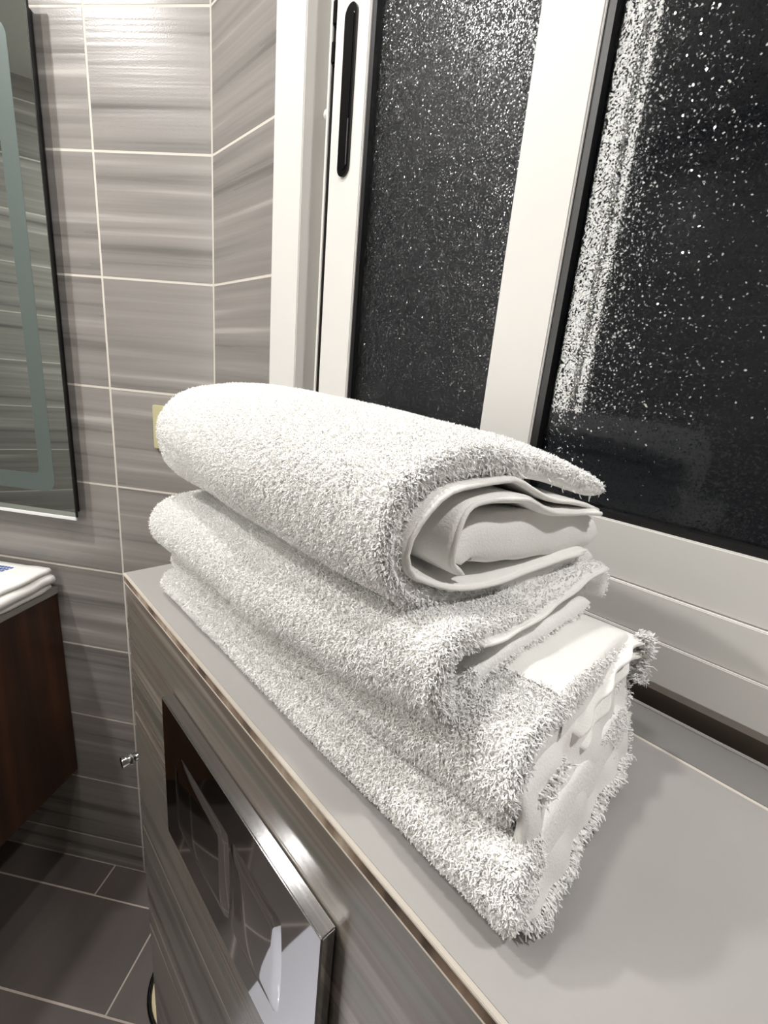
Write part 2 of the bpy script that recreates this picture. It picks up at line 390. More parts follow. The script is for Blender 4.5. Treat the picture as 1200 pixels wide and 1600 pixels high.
# black recessed grip on the left sash
def oblong(x, z0, z1, hw, n=12):
    r = hw; pts = []
    for k in range(n + 1): a = math.pi * k / n; pts.append((x + r * math.cos(a), z1 - r + r * math.sin(a)))
    for k in range(n + 1): a = math.pi + math.pi * k / n; pts.append((x + r * math.cos(a), z0 + r + r * math.sin(a)))
    return pts
ph = MB().prism(oblong(-0.5165, 0.4635, 0.6290, 0.0105), 0.3868, 0.3900).build('grip_rim', M['black_gloss'], win)
ph.matrix_parent_inverse = Matrix.Translation(-win.location)
pi_ = MB().prism(oblong(-0.5165, 0.4700, 0.6225, 0.0066), 0.3862, 0.3870).build('grip_insert', M['black_gloss'], win)
pi_.matrix_parent_inverse = Matrix.Translation(-win.location)
wb('grip_glint', (-0.5106, 0.3855, 0.4740), (-0.5090, 0.3868, 0.5200), M['satin'], 0.0004)  # chrome sliver drawn in as the reflection line on the black grip

# ---------------------------------------------------------------- mirror with frosted band
mir = empty('wall_mirror', wl(0.62, 0.0, -0.1)); tag(mir, 'large wall mirror with frosted border band and black housing, above the wooden vanity', 'mirror')
def mb(name, a, b, m, bev=0.0):
    o = box(name, a, b, m, None, bev, wallf); o.parent = mir; o.matrix_parent_inverse = Matrix.Translation(-mir.location); return o
MT0, MT1, MZ0, MZ1 = 0.302, 1.10, -0.104, 0.781
mb('housing', (0.3145, 0.001, -0.098), (MT1 - 0.012, 0.0215, 0.768), M['mirror_body'])
mb('mirror_glass', (MT0, 0.0215, MZ0), (MT1, 0.0265, MZ1), M['mirror'], 0.0008)
mb('dark_edge', (MT0 - 0.0012, 0.0215, MZ0), (MT0, 0.0262, MZ1), M['mirror_body'])
mb('bevel_highlight', (MT0, 0.0225, MZ0 - 0.0065), (MT1, 0.0275, MZ0 + 0.0008), M['white_gloss'], 0.0006)  # white strip painted in as the highlight along the bottom bevel
def ring():
    def rr(t0, t1, z0, z1, r, n=8):
        pts = []
        for cx, cz, a0 in ((t1 - r, z1 - r, 0), (t0 + r, z1 - r, 90), (t0 + r, z0 + r, 180), (t1 - r, z0 + r, 270)):
            for k in range(n + 1): a = math.radians(a0 + 90 * k / n); pts.append((cx + r * math.cos(a), cz + r * math.sin(a)))
        return pts
    o_, i_ = rr(0.343, MT1 - 0.04, -0.054, 0.745, 0.026), rr(0.376, MT1 - 0.073, -0.018, 0.712, 0.014)
    n = len(o_); vs = []
    for y in (0.0264, 0.0268):
        vs += [wl(t, y, z) for t, z in o_] + [wl(t, y, z) for t, z in i_]
    fs = []
    for i in range(n):
        j = (i + 1) % n
        fs += [(2 * n + i, 2 * n + j, 3 * n + j, 3 * n + i), (i, n + i, n + j, j), (i, j, 2 * n + j, 2 * n + i), (n + i, 3 * n + i, 3 * n + j, n + j)]
    return MB().add(vs, fs)
o = ring().build('frosted_band', M['frosted'], mir); o.matrix_parent_inverse = Matrix.Translation(-mir.location)

# ---------------------------------------------------------------- beige switch plate on the tiles behind the towels
sw = empty('switch_plate', wl(0.085, 0, 0.104)); tag(sw, 'beige square switch plate on the tiled wall, half hidden behind the white towels', 'switch')
for nm, a, b, m_ in (('plate', (0.046, 0.0002, 0.061), (0.128, 0.008, 0.147), 'beige'), ('rocker', (0.064, 0.008, 0.079), (0.110, 0.0115, 0.129), 'beige')):
    o = box(nm, a, b, M[m_], sw, 0.0015, wallf); o.matrix_parent_inverse = Matrix.Translation(-sw.location)

# ---------------------------------------------------------------- vanity
van = empty('vanity_cabinet', wl(0.70, 0.25, FLOOR)); tag(van, 'wall hung vanity cabinet of dark red-brown wood under a grey counter', 'cabinet')
def vb(name, a, b, m, bev=0.0, par=van):
    o = box(name, a, b, m, None, bev, wallf)
    o.parent = par; o.matrix_parent_inverse = Matrix.Translation(-van.location) if par is van else Matrix.Identity(4)
    return o
CT0, CT1, CN = 0.3915, 1.10, 0.50
vb('side_panel', (CT0, 0.002, -0.812), (CT0 + 0.018, CN, -0.305), M['wood'], 0.001)
vb('side_panel', (CT1 - 0.018, 0.002, -0.812), (CT1, CN, -0.305), M['wood'], 0.001)
vb('bottom_panel', (CT0 + 0.018, 0.002, -0.812), (CT1 - 0.018, CN, -0.794), M['wood'])
vb('back_panel', (CT0 + 0.018, 0.002, -0.794), (CT1 - 0.018, 0.012, -0.305), M['wood'])
for t0, t1, hx in ((CT0 + 0.002, 0.744, 0.72), (0.748, CT1 - 0.002, 0.772)):
    d = vb('door', (t0, CN, -0.810), (t1, CN + 0.018, -0.307), M['wood'], 0.001)
    h = MB().tube([wl(hx, CN + 0.018, -0.40), wl(hx, CN + 0.04, -0.40), wl(hx, CN + 0.04, -0.50), wl(hx, CN + 0.018, -0.50)], 0.005, 10).build('handle', M['satin'], d)
cnt = box('counter_top', (CT0 - 0.004, 0.002, -0.3045), (CT1 + 0.004, CN + 0.025, -0.2885), M['counter'], van, 0.0015, wallf)
cnt.matrix_parent_inverse = Matrix.Translation(-van.location)

# folded white cloths on the vanity: each a folded sheet whose rounded fold looks towards the ledge
def cloth(z, t0, th, bulge, label, droop=0.0, tag_print=False):
    prof = []                                   # centre line of the doubled sheet in (t, z)
    R_ = bulge / 2
    prof += [(t0 + 0.42, z + th / 2)] + [(t0 + x, z + th / 2) for x in (0.30, 0.2, 0.12, 0.06, 0.03)]
    for k in range(9):
        a = math.radians(-90 + 180 * k / 8); prof.append((t0 + R_ * 1.2 - R_ * 1.3 * math.cos(a), z + th / 2 + R_ + R_ * math.sin(a)))
    prof += [(t0 + x, z + th / 2 + bulge - 0.002 * (x > 0.05)) for x in (0.03, 0.06, 0.12, 0.2, 0.30, 0.42)]
    vs = []; fs = []; ns = [0.02 + 0.26 * k / 22 for k in range(23)]
    half = []
    for i, p in enumerate(prof):
        a, b = prof[max(i - 1, 0)], prof[min(i + 1, len(prof) - 1)]
        d = Vector((b[0] - a[0], b[1] - a[1])).normalized(); half.append(Vector((-d.y, d.x)) * th / 2)
    n = len(prof)
    for s_, nn in enumerate(ns):
        wob = 0.0022 * math.sin(nn * 37 + z * 300) + 0.0015 * math.sin(nn * 90 + z * 700)
        rngp = [(Vector(p) + h) for p, h in zip(prof, half)] + [(Vector(p) - h) for p, h in zip(prof, half)][::-1]
        for q in rngp:
            k = max(0.0, 1 - (q.x - t0) / 0.12)
            vs.append(wl(q.x + wob * k, nn, q.y + 0.3 * abs(wob) * k))
    m2 = 2 * n
    for s_ in range(len(ns) - 1):
        for i in range(m2):
            a = s_ * m2 + i; b = s_ * m2 + (i + 1) % m2; fs.append((a, b, b + m2, a + m2))
    for base in (0, (len(ns) - 1) * m2):
        for i in range(n - 1): fs.append((base + i, base + i + 1, base + m2 - 2 - i, base + m2 - 1 - i))
    o = MB().add(vs, fs, True).build('folded_cloth', M['hem'])
    tag(o, label, 'cloth', 'folded cloths on the vanity')
    return o
zc = -0.2880
cloth(zc, 0.386, 0.0040, 0.0100, 'thin white folded cloth on the vanity counter, lowest of its stack')
cloth(zc + 0.0155, 0.376, 0.0040, 0.0200, 'white folded cloth with a puffed rounded fold, middle of the stack on the vanity')
top_cloth = cloth(zc + 0.0410, 0.384, 0.0040, 0.0085, 'white folded cloth with blue print, topmost on the vanity')
zt = zc + 0.0410 + 0.0040 + 0.0085 - 0.0016
pm = MB()
for r in range(5):
    for c_ in range(9 - r):
        t = 0.455 + 0.0075 * c_ + 0.002 * r; nn = 0.040 + 0.009 * r
        pm.box((t, nn, zt), (t + 0.0052, nn + 0.0065, zt + 0.0006), 0, wallf)
pr = pm.build('blue_print', M['blue_thread'], top_cloth)

# ---------------------------------------------------------------- flush plate, chrome
fp = empty('flush_plate', (-0.27, LY, -0.16)); tag(fp, 'chrome dual flush plate with two curved buttons, set in the tiled ledge face', 'flush plate')
def fpp(mbuild, name, m):
    o = mbuild.build(name, m, fp); o.matrix_parent_inverse = Matrix.Translation(-fp.location); return o
PX0, PX1, PZ1, PZ0 = -0.3960, -0.1385, -0.0700, -0.2350
fpp(MB().box((PX0, 0.1195, PZ0), (PX1, 0.1300, PZ1), 0.0010), 'plate', M['chrome'])
fpp(MB().box((PX0 + 0.004, 0.1300, PZ0 + 0.004), (PX1 - 0.004, 0.1312, PZ1 - 0.004)), 'backing', M['gasket'])
# buttons: convex cushions with curved sides, split by a curved joint
def cushion(x0, x1, z0, z1, bow0, bow1, y, depth, nx=14, nz=14):
    """bow0/bow1: how far left and right edges bow (x) at mid height"""
    vs = []; fs = []
    for j in range(nz + 1):
        v = j / nz; z = z0 + (z1 - z0) * v; bw = 4 * v * (1 - v)
        for i in range(nx + 1):
            u = i / nx; x = (x0 + bow0 * bw) * (1 - u) + (x1 + bow1 * bw) * u
            e = min(u, 1 - u) * (x1 - x0); ez = min(v, 1 - v) * (z1 - z0); ed = min(e, ez, 0.003) / 0.003
            vs.append(Vector((x, y - depth * (0.35 * math.sqrt(ed) + 0.65 * (16 * u * (1 - u) * v * (1 - v)) ** 0.5), z)))
    for j in range(nz):
        for i in range(nx):
            a = j * (nx + 1) + i; fs.append((a, a + 1, a + nx + 2, a + nx + 1))
    return MB().add(vs, fs, True)
fpp(cushion(-0.3640, -0.2560, -0.2010, -0.1060, -0.004, 0.003, 0.1196, 0.0030), 'flush_button', M['chrome'])
fpp(cushion(-0.2535, -0.1800, -0.2010, -0.1060, 0.003, 0.003, 0.1196, 0.0030), 'flush_button', M['chrome'])

# ---------------------------------------------------------------- angle valve behind the ledge end
va = empty('angle_valve', (LX0, 0.165, -0.30)); tag(va, 'small chrome angle valve sticking out beside the left end of the tiled ledge', 'valve')
VX, VZ = -0.620, -0.330
def vpp(m_, name, mm): o = m_.build(name, mm, va); o.matrix_parent_inverse = Matrix.Translation(-va.location); return o
vpp(MB().tube([(LX0, 0.175, VZ), (VX, 0.175, VZ), (VX - 0.002, 0.175, VZ)], 0.006, 14), 'wall_stub', M['chrome'])
vpp(MB().tube([(VX, 0.190, VZ), (VX, 0.144, VZ)], 0.0060, 16), 'valve_body', M['chrome'])
vpp(MB().tube([(VX, 0.144, VZ), (VX, 0.141, VZ), (VX, 0.138, VZ), (VX, 0.129, VZ), (VX, 0.1285, VZ)], [0.0075, 0.0085, 0.0068, 0.0088, 0.0070], 18), 'knob', M['chrome'])

# ---------------------------------------------------------------- waste bin beside the ledge end
wbn = empty('waste_bin', (-0.785, 0.215, FLOOR)); tag(wbn, 'low cream bin with dark rim on the floor by the left end of the ledge', 'bin')
BX, BY, BZ = -0.662, 0.258, FLOOR
wbn.location = (BX, BY, BZ)
def bpp(m_, name, mm): o = m_.build(name, mm, wbn); o.matrix_parent_inverse = Matrix.Translation(-wbn.location); return o
bpp(MB().lathe([(0, 0.001), (0.090, 0.001), (0.096, 0.01), (0.106, 0.133), (0.102, 0.135), (0.092, 0.02), (0, 0.018)], 48, (BX, BY, BZ)), 'bin_body', M['cream'])
bpp(MB().lathe([(0.100, 0.128), (0.108, 0.128), (0.1095, 0.134), (0.107, 0.138), (0.1025, 0.137), (0.100, 0.128)], 48, (BX, BY, BZ)), 'rim', M['black_gloss'])
bpp(MB().lathe([(0.1005, 0.131), (0.085, 0.141), (0.04, 0.148), (0, 0.149)], 48, (BX, BY, BZ)), 'lid', M['cream'])

# ---------------------------------------------------------------- wall-hung toilet under the flush plate (seen only in the chrome)
tl = empty('toilet', (-0.27, LY, -0.80)); tag(tl, 'white wall hung toilet with closed lid below the chrome flush plate', 'toilet')
def tshape(z0, z1, k0, k1, y_back=0.128, L_=0.54, W_=0.185, n=40):
    vs = []; fs = []
    rows = 6
    for r in range(rows + 1):
        u = r / rows; z = z0 + (z1 - z0) * u; k = k0 + (k1 - k0) * math.sin(u * math.pi / 2)
        for i in range(n):
            a = 2 * math.pi * i / n; cx, cy = math.cos(a), math.sin(a)
            x = W_ * k * (abs(cx) ** 0.75) * (1 if cx > 0 else -1)
            y = (-L_ / 2 * k) * (abs(cy) ** 0.8) * (1 if cy > 0 else -1) + (y_back - L_ / 2 * k)
            vs.append(Vector((-0.27 + x, min(y, y_back), z)))
    for r in range(rows):
        for i in range(n):
            a = r * n + i; b = r * n + (i + 1) % n; fs.append((a, b, b + n, a + n))
    fs.append(tuple(range(n))[::-1]); fs.append(tuple(range(rows * n, rows * n + n)))
    return MB().add(vs, fs, True)
for nm, args in (('bowl', (-1.03, -0.735, 0.55, 0.98)), ('seat', (-0.733, -0.715, 1.0, 1.0)), ('lid', (-0.713, -0.690, 1.0, 0.98))):
    o = tshape(*args).build(nm, M['ceramic'], tl); o.matrix_parent_inverse = Matrix.Translation(-tl.location)

# ---------------------------------------------------------------- lamps as fixtures
for i, (lx, ly, lp) in enumerate(LAMPS):
    d = empty('ceiling_downlight', (lx, ly, CEIL))
    tag(d, ['round recessed ceiling downlight in front of the mirror', 'round recessed ceiling downlight above the left end of the ledge', 'round recessed ceiling downlight near the right-hand wall'][i], 'ceiling light', 'ceiling downlights')
    MB().lathe([(0.050, -0.0005), (0.050, -0.006), (0.044, -0.010), (0.042, -0.004)], 36).build('trim_ring', M['frame'], d)
    MB().lathe([(0.0, -0.003), (0.042, -0.003)], 36).build('diffuser', M['lamp'], d)
# added column light, unseen itself, shaped to give the bright streaks in the window glass
fl = empty('added_streak_light', (-0.603, -0.500, CEIL)); tag(fl, 'added unseen column light with light panel and tube, mirrored as streaks in the right window pane', 'ceiling light')
MB().lathe([(0, -0.001), (0.06, -0.001), (0.06, -0.012), (0.02, -0.016), (0, -0.016)], 32).build('canopy', M['frame'], fl)
ZL = -0.12 - CEIL
box('back_rail', (-0.020, -0.030, ZL), (-0.010, -0.024, -0.014), M['frame'], fl, 0.001)
ang = math.atan2(-0.39, 0.92)
pan = box('light_panel', (-0.052, -0.004, ZL + 0.01), (-0.010, 0.004, -0.03), M['tube'], fl, 0.002); pan.rotation_euler.z = ang
dx, dy = 0.92 * 0.017, -0.39 * 0.017
MB().tube([(dx, dy, ZL + 0.01), (dx, dy, -0.03)], 0.009, 14).build('tube', M['tube'], fl)
for zz in (ZL, -0.034):
    MB().tube([(dx, dy, zz), (dx, dy, zz + 0.02)], 0.0105, 14).build('tube_cap', M['frame'], fl)

# ================================================================= TOWELS
def cr(P, n, closed=False):
    """Catmull-Rom resample of an (k,d) array to n points, evenly by arc length"""
    P = np.asarray(P, float); k = len(P)
    out = []
    for i in range(k - 1):
        p0, p1, p2, p3 = P[max(i - 1, 0)], P[i], P[i + 1], P[min(i + 2, k - 1)]
        for t in np.linspace(0, 1, 16, endpoint=(i == k - 2)):
            out.append(0.5 * ((2 * p1) + (-p0 + p2) * t + (2 * p0 - 5 * p1 + 4 * p2 - p3) * t * t + (-p0 + 3 * p1 - 3 * p2 + p3) * t ** 3))
    out = np.array(out); s = np.concatenate([[0], np.cumsum(np.linalg.norm(np.diff(out[:, :2], axis=0), axis=1))])
    q = np.linspace(0, s[-1], n)
    return np.stack([np.interp(q, s, out[:, j]) for j in range(out.shape[1])], 1)

def sheet(stations, n_prof=90, n_x=120, x_slope=0.0, amp=0.0018, freq=26, seed=0.0, end_round=0.45, tip=0.25, edge_wave=0.0):
    """folded thick sheet: stations = [(X, [(Y, z, thickness), ...])]; swept along X.
    returns dict with verts, faces, per-face info for the pile"""
    XS = [s[0] for s in stations]; prof = np.array([cr(s[1], n_prof) for s in stations])
    order = np.argsort(XS); XS = np.array(XS)[order]; prof = prof[order]
    def at(x):
        j = int(np.clip(np.searchsorted(XS, x) - 1, 0, len(XS) - 2)); t = np.clip((x - XS[j]) / (XS[j + 1] - XS[j]), 0, 1); t = t * t * (3 - 2 * t) * 0.5 + t * 0.5
        return prof[j] * (1 - t) + prof[j + 1] * t
    x0, x1 = XS[0], XS[-1]
    # main stations plus rounding rings at both ends
    ER = 7; rings = []
    tmean = float(prof[-1][:, 2].mean()) * end_round
    for k in range(ER): a = math.pi / 2 * k / ER; rings.append((x0 + tmean * (1 - math.sin(a)), max(0.12, math.sin(a)) if k else 0.12))
    rings = [(x0 + tmean * (1 - math.cos(math.pi / 2 * k / ER)), 0.15 + 0.85 * math.sin(math.pi / 2 * k / ER)) for k in range(ER)]
    rings += [(x, 1.0) for x in np.linspace(x0 + tmean, x1 - tmean, n_x)]
    rings += [(x1 - tmean * (1 - math.cos(math.pi / 2 * (ER - 1 - k) / ER)), 0.15 + 0.85 * math.sin(math.pi / 2 * (ER - 1 - k) / ER)) for k in range(ER)]
    nr = len(rings); M2 = 2 * n_prof; V = np.zeros((nr, M2, 3))
    ss = np.linspace(0, 1, n_prof)
    for r, (x, sc) in enumerate(rings):
        p = at(x); d = np.gradient(p[:, :2], axis=0); d /= np.linalg.norm(d, axis=1)[:, None] + 1e-9
        nrm = np.stack([-d[:, 1], d[:, 0]], 1)
        endt = np.minimum(1, np.minimum(ss, 1 - ss) / 0.03); endt = tip + (1 - tip) * np.sqrt(endt)
        h = (p[:, 2] * 0.5 * sc * endt)[:, None]
        a = p[:, :2] + nrm * h; b = p[:, :2] - nrm * h
        Y = np.concatenate([a[:, 0], b[::-1, 0]]); Zc = np.concatenate([a[:, 1], b[::-1, 1]])
        wgt = np.clip((x - x0) / (x1 - x0), 0, 1) ** 2
        s2 = np.concatenate([ss, ss[::-1]])
        X = x + x_slope * (Y - 0.13) * wgt + edge_wave * wgt ** 8 * np.sin(s2 * 23 + seed)
        V[r, :, 0] = X; V[r, :, 1] = Y; V[r, :, 2] = Zc
    # soft uneven fullness
    Vf = V.reshape(-1, 3); dn = np.zeros_like(Vf)
    for i, v in enumerate(Vf):
        q = Vector((v[0] * freq * 0.5 + seed, v[1] * freq, v[2] * freq))
        dn[i] = mnoise.noise_vector(q)
    V = (Vf + dn * np.array([0.3, 1, 1]) * amp).reshape(V.shape)
    idx = np.arange(nr * M2).reshape(nr, M2)
    q = np.stack([idx[:-1], np.roll(idx[:-1], -1, 1), np.roll(idx[1:], -1, 1), idx[1:]], -1).reshape(-1, 4)
    side = np.tile(np.concatenate([np.zeros(n_prof), np.ones(n_prof)]), nr - 1)       # 0: 'a' side, 1: 'b' side
    sv = np.tile(np.concatenate([ss, ss[::-1]]), nr - 1)
    caps = []
    for base in (0, (nr - 1) * M2):
        i = np.arange(n_prof - 1); caps.append(np.stack([base + i, base + i + 1, base + M2 - 2 - i, base + M2 - 1 - i], 1))
    return dict(V=V.reshape(-1, 3), Q=q, caps=np.concatenate(caps), side=side, s=sv, nr=nr, M2=M2)

def mesh_np(name, V, Q, m, parent=None, smooth=True):
    me = bpy.data.meshes.new(name); V = np.asarray(V, np.float32); Q = np.asarray(Q, np.int32); k = Q.shape[1]
    me.vertices.add(len(V)); me.vertices.foreach_set('co', V.ravel())
    me.loops.add(Q.size); me.loops.foreach_set('vertex_index', Q.ravel())
    me.polygons.add(len(Q)); me.polygons.foreach_set('loop_start', np.arange(0, Q.size, k, dtype=np.int32))
    me.polygons.foreach_set('use_smooth', np.full(len(Q), smooth))
    me.update(calc_edges=True); me.materials.append(m)
    o = bpy.data.objects.new(name, me); C.objects.link(o)
    if parent is not None: o.parent = parent
    return o

def face_geo(V, Q):
    a, b, c, d = (V[Q[:, i]] for i in range(4)); n = np.cross(c - a, d - b); ar = np.linalg.norm(n, axis=1) * 0.5
    return n / (np.linalg.norm(n, axis=1)[:, None] + 1e-12), ar, (a + b + c + d) / 4

def tufts(P, Nrm, length, rad, droop=0.35, spread=0.55, lean=(0, 0, 0), V0=None):
    """short curved loops of yarn: three-sided tapering strands"""
    n = len(P); r3 = rng.normal(size=(n, 3)); r3 /= np.linalg.norm(r3, axis=1)[:, None]
    d1 = Nrm + r3 * spread + np.array(lean); d1 /= np.linalg.norm(d1, axis=1)[:, None]
    r4 = rng.normal(size=(n, 3)) * 0.5
    d2 = d1 * 0.45 + r4 * 1.3 + np.array([0, 0, -droop]); d2 /= np.linalg.norm(d2, axis=1)[:, None]
    Ln = (length * (0.65 + 0.7 * rng.random(n)))[:, None]
    p0 = P - Nrm * 0.0004; p1 = P + d1 * Ln * 0.5; p2 = p1 + d2 * Ln * 0.55
    side = np.cross(d1, rng.normal(size=(n, 3))); side /= np.linalg.norm(side, axis=1)[:, None]; up = np.cross(d1, side)
    R0 = (rad * (0.8 + 0.5 * rng.random(n)))[:, None]
    Vs = []
    for p, k in ((p0, 1.0), (p1, 1.15), (p2, 0.75)):
        for j in range(3):
            a = 2 * math.pi * j / 3; Vs.append(p + (side * math.cos(a) + up * math.sin(a)) * R0 * k)
    V = np.stack(Vs, 1).reshape(-1, 3)
    base = (np.arange(n) * 9)[:, None]; T = []
    for seg in (0, 3):
        for j in range(3):
            k = (j + 1) % 3; T += [(seg + j, seg + k, seg + 3 + k), (seg + j, seg + 3 + k, seg + 3 + j)]
    T.append((6, 7, 8))
    T = np.array(T); F = (base[:, :, None] + T[None]).reshape(-1, 3)
    return V, F

def scatter(g, density, keep, nflip=1):
    """random points on the quads of g where keep(centre, normal, side, s) > 0"""
    V, Q = g['V'], g['Q']; n, ar, c = face_geo(V, Q); n = n * nflip
    wgt = ar * keep(c, n, g['side'], g['s']); tot = wgt.sum(); cnt = int(tot * density)
    pick = rng.choice(len(Q), cnt, p=wgt / tot); u = rng.random((cnt, 1)); v = rng.random((cnt, 1))
    q = V[Q[pick]]; P = (q[:, 0] * (1 - u) * (1 - v) + q[:, 1] * u * (1 - v) + q[:, 2] * u * v + q[:, 3] * (1 - u) * v)
    return P, n[pick]

def orient(g):
    """make sure normals point out of the solid (sign from volume)"""
    V, Q = g['V'], g['Q']; n, ar, c = face_geo(V, Q)
    vol = (n * c * ar[:, None]).sum()
    cen = V.mean(0)
    return 1 if ((n * (c - cen)) * ar[:, None]).sum() > 0 else -1

def towel(name, loc, label, cat='towel'):
    root = empty(name, loc); tag(root, label, cat, 'stack of white towels on the ledge'); return root
def attach(o, root): o.parent = root; o.matrix_parent_inverse = Matrix.Translation(-root.location); return o
PILES = []
def body(root, name, g, m): return attach(mesh_np(name, g['V'], np.concatenate([g['Q'], g['caps']]), m), root)

# ---- top towel: rolled fold, spiral end towards the viewer
TA = towel('bath_towel', (-0.29, 0.22, 0.13), 'thick white towel in a fat roll fold with curled hems, topmost of the stack')
tN, tM, tF = 0.0125, 0.020, 0.024
nearA = [(.3000, .1795), (.265, .1890), (.226, .1980), (.188, .2035), (.163, .2000), (.1465, .1900), (.1398, .1745), (.1400, .1590), (.1470, .1460), (.162, .1365), (.187, .1300), (.22, .1300), (.26, .1330), (.288, .1370), (.306, .1330)]
midA = [(.300, .196), (.265, .201), (.226, .2060), (.190, .2055), (.166, .1990), (.152, .1880), (.1470, .1730), (.1480, .1580), (.155, .1445), (.170, .1350), (.195, .1300), (.22, .1290), (.26, .1300), (.288, .131), (.306, .131)]
farA = [(.300, .201), (.265, .205), (.228, .2065), (.195, .2030), (.172, .1950), (.1600, .1820), (.1575, .1680), (.163, .1510), (.175, .1370), (.190, .1280), (.205, .1230), (.23, .1210), (.26, .1200), (.288, .120), (.306, .120)]
th = lambda pts, t: [(y, z, t) for y, z in pts]
gA = sheet([(-.462, th(farA, tF * 0.9)), (-.42, th(farA, tF)), (-.28, th(midA, tM)), (-.17, th(midA[:0] + [((a[0] + b[0]) / 2, (a[1] + b[1]) / 2) for a, b in zip(nearA, midA)], 0.017)), (-.134, th(nearA, tN))],
           110, 130, x_slope=0.15, amp=0.0022, freq=24, seed=1.3, tip=0.6)
body(TA, 'outer_fold', gA, M['terry'])
# inner loops
l2 = [(.2958, .1683), (.2655, .1769), (.2401, .1807), (.2218, .1873), (.2092, .1925), (.1913, .1925), (.1702, .1915), (.1591, .1885), (.1505, .1810), (.1445, .1704), (.1435, .1615), (.1490, .1515), (.1610, .1450), (.1782, .1395), (.2105, .1370), (.2376, .1385), (.2668, .1420), (.2884, .1440)]
l2f = [(y * 0.9 + 0.024, z + 0.004) for y, z in l2]
gL2 = sheet([(-.40, th(l2f, 0.004)), (-.20, th(l2f, 0.004)), (-.130, th(l2, 0.0034))], 90, 60, x_slope=0.15, amp=0.0008, freq=60, seed=4.1, edge_wave=0.0015)
body(TA, 'inner_fold', gL2, M['hem'])
l3 = [(.2900, .1690), (.2515, .1721), (.2361, .1750), (.2205, .1815), (.2000, .1845), (.1840, .1835), (.1735, .1800), (.1685, .1714), (.1683, .1620), (.1715, .1530), (.1800, .1465)]
gL3 = sheet([(-.38, th([(y + .006, z) for y, z in l3], 0.005)), (-.128, th(l3, 0.0050))], 80, 50, x_slope=0.15, amp=0.0008, freq=60, seed=8.0, edge_wave=0.0012)
body(TA, 'inner_fold', gL3, M['hem'])
# flat folded core filling the roll
core = [(.181, .1500, 0.012), (.186, .1590, 0.021), (.205, .1600, 0.026), (.235, .1585, 0.027), (.265, .1555, 0.026), (.290, .1535, 0.025), (.303, .1520, 0.017)]
gC = sheet([(-.38, core), (-.131, core)], 60, 50, x_slope=0.14, amp=0.0035, freq=42, seed=12.0, end_round=0.22)
body(TA, 'inner_core', gC, M['hem'])
# stitched hem cords along the loop edges
def cord(g, root, rad, a=0.02, b=0.98, off=0.0006):
    nr, M2 = g['nr'], g['M2']; n = M2 // 2
    ring = g['V'].reshape(nr, M2, 3)[-1]; mid = (ring[:n] + ring[n:][::-1]) / 2; mid = mid[int(a * n):int(b * n)]; mid[:, 0] += off
    attach(MB().tube([tuple(p) for p in mid[::2]], rad, 7).build('hem_cord', M['hem'], None), root)
cord(gL2, TA, 0.0013); cord(gL3, TA, 0.0014)

# ---- middle towel: draped fold
TB = towel('bath_towel', (-0.28, 0.22, 0.08), 'white towel with a bright rounded front fold and hanging corner, middle of the stack')
nearB = [(.300, .1060), (.25, .1065), (.21, .1070), (.18, .1030), (.161, .0920), (.1500, .0955), (.1455, .1090), (.1480, .1250), (.157, .1310), (.175, .1265), (.205, .1230), (.240, .1240), (.270, .1270), (.300, .1265), (.318, .119), (.320, .104)]
m1B = [(.300, .083), (.25, .081), (.21, .080), (.18, .078), (.163, .0775), (.1535, .083), (.1500, .0940), (.1520, .1050), (.160, .1120), (.177, .1130), (.205, .1120), (.240, .1120), (.270, .1130), (.300, .1120), (.314, .106), (.316, .094)]
m2B = [(.300, .068), (.25, .066), (.21, .064), (.18, .0630), (.163, .0630), (.1545, .069), (.1515, .0800), (.1540, .0920), (.162, .1020), (.177, .1060), (.205, .1070), (.240, .1080), (.270, .1080), (.300, .1070), (.312, .100), (.314, .088)]
farB = [(.300, .064), (.25, .064), (.21, .064), (.18, .064), (.163, .064), (.1515, .069), (.1480, .0790), (.1500, .0890), (.160, .0960), (.177, .0980), (.205, .0990), (.240, .1000), (.270, .1000), (.300, .0990), (.312, .094), (.314, .084)]
gB = sheet([(-.466, th(farB, 0.018)), (-.42, th(farB, 0.020)), (-.28, th(m2B, 0.021)), (-.17, th(m1B, 0.019)), (-.100, th(nearB, 0.0125))], 110, 130, amp=0.0028, freq=26, seed=20.0)
body(TB, 'draped_fold', gB, M['terry'])
hb = [(.165, .1235), (.19, .1205), (.22, .1215), (.25, .1255), (.275, .1290), (.295, .1310), (.310, .1290)]
gHB = sheet([(-.30, th(hb, 0.003)), (-.0975, th(hb, 0.003))], 60, 40, amp=0.0006, freq=60, seed=24.0, edge_wave=0.0007)
body(TB, 'hem_flap', gHB, M['hem']); cord(gHB, TB, 0.0011)

# ---- bottom towel: big towel folded twice
TC = towel('bath_towel', (-0.26, 0.23, 0.0), 'large white towel folded in two thick layers, lowest of the stack on the ledge')
def slabp(y0, y1, z0, z1, lean=0.0):
    h = z1 - z0; c = (z0 + z1) / 2
    return [(y0 + 0.002, c, h * 0.35), (y0 + h * 0.15, c, h * 0.72), (y0 + h * 0.38, c, h * 0.95), (y0 + h * 0.9, c, h), ((y0 + y1) / 2, c, h), (y1 - h * 0.7, c, h), (y1 - h * 0.3, c, h * 0.85), (y1, c, h * 0.3)]
gCl = sheet([(-.466, slabp(.146, .312, .001, .026)), (-.40, slabp(.145, .312, .001, .027)), (-.28, slabp(.147, .312, .001, .026)), (-.15, slabp(.146, .312, .001, .036)), (-.049, slabp(.1435, .312, .001, .050))],
            80, 130, x_slope=-0.08, amp=0.0022, freq=26, seed=31.0, end_round=0.10)
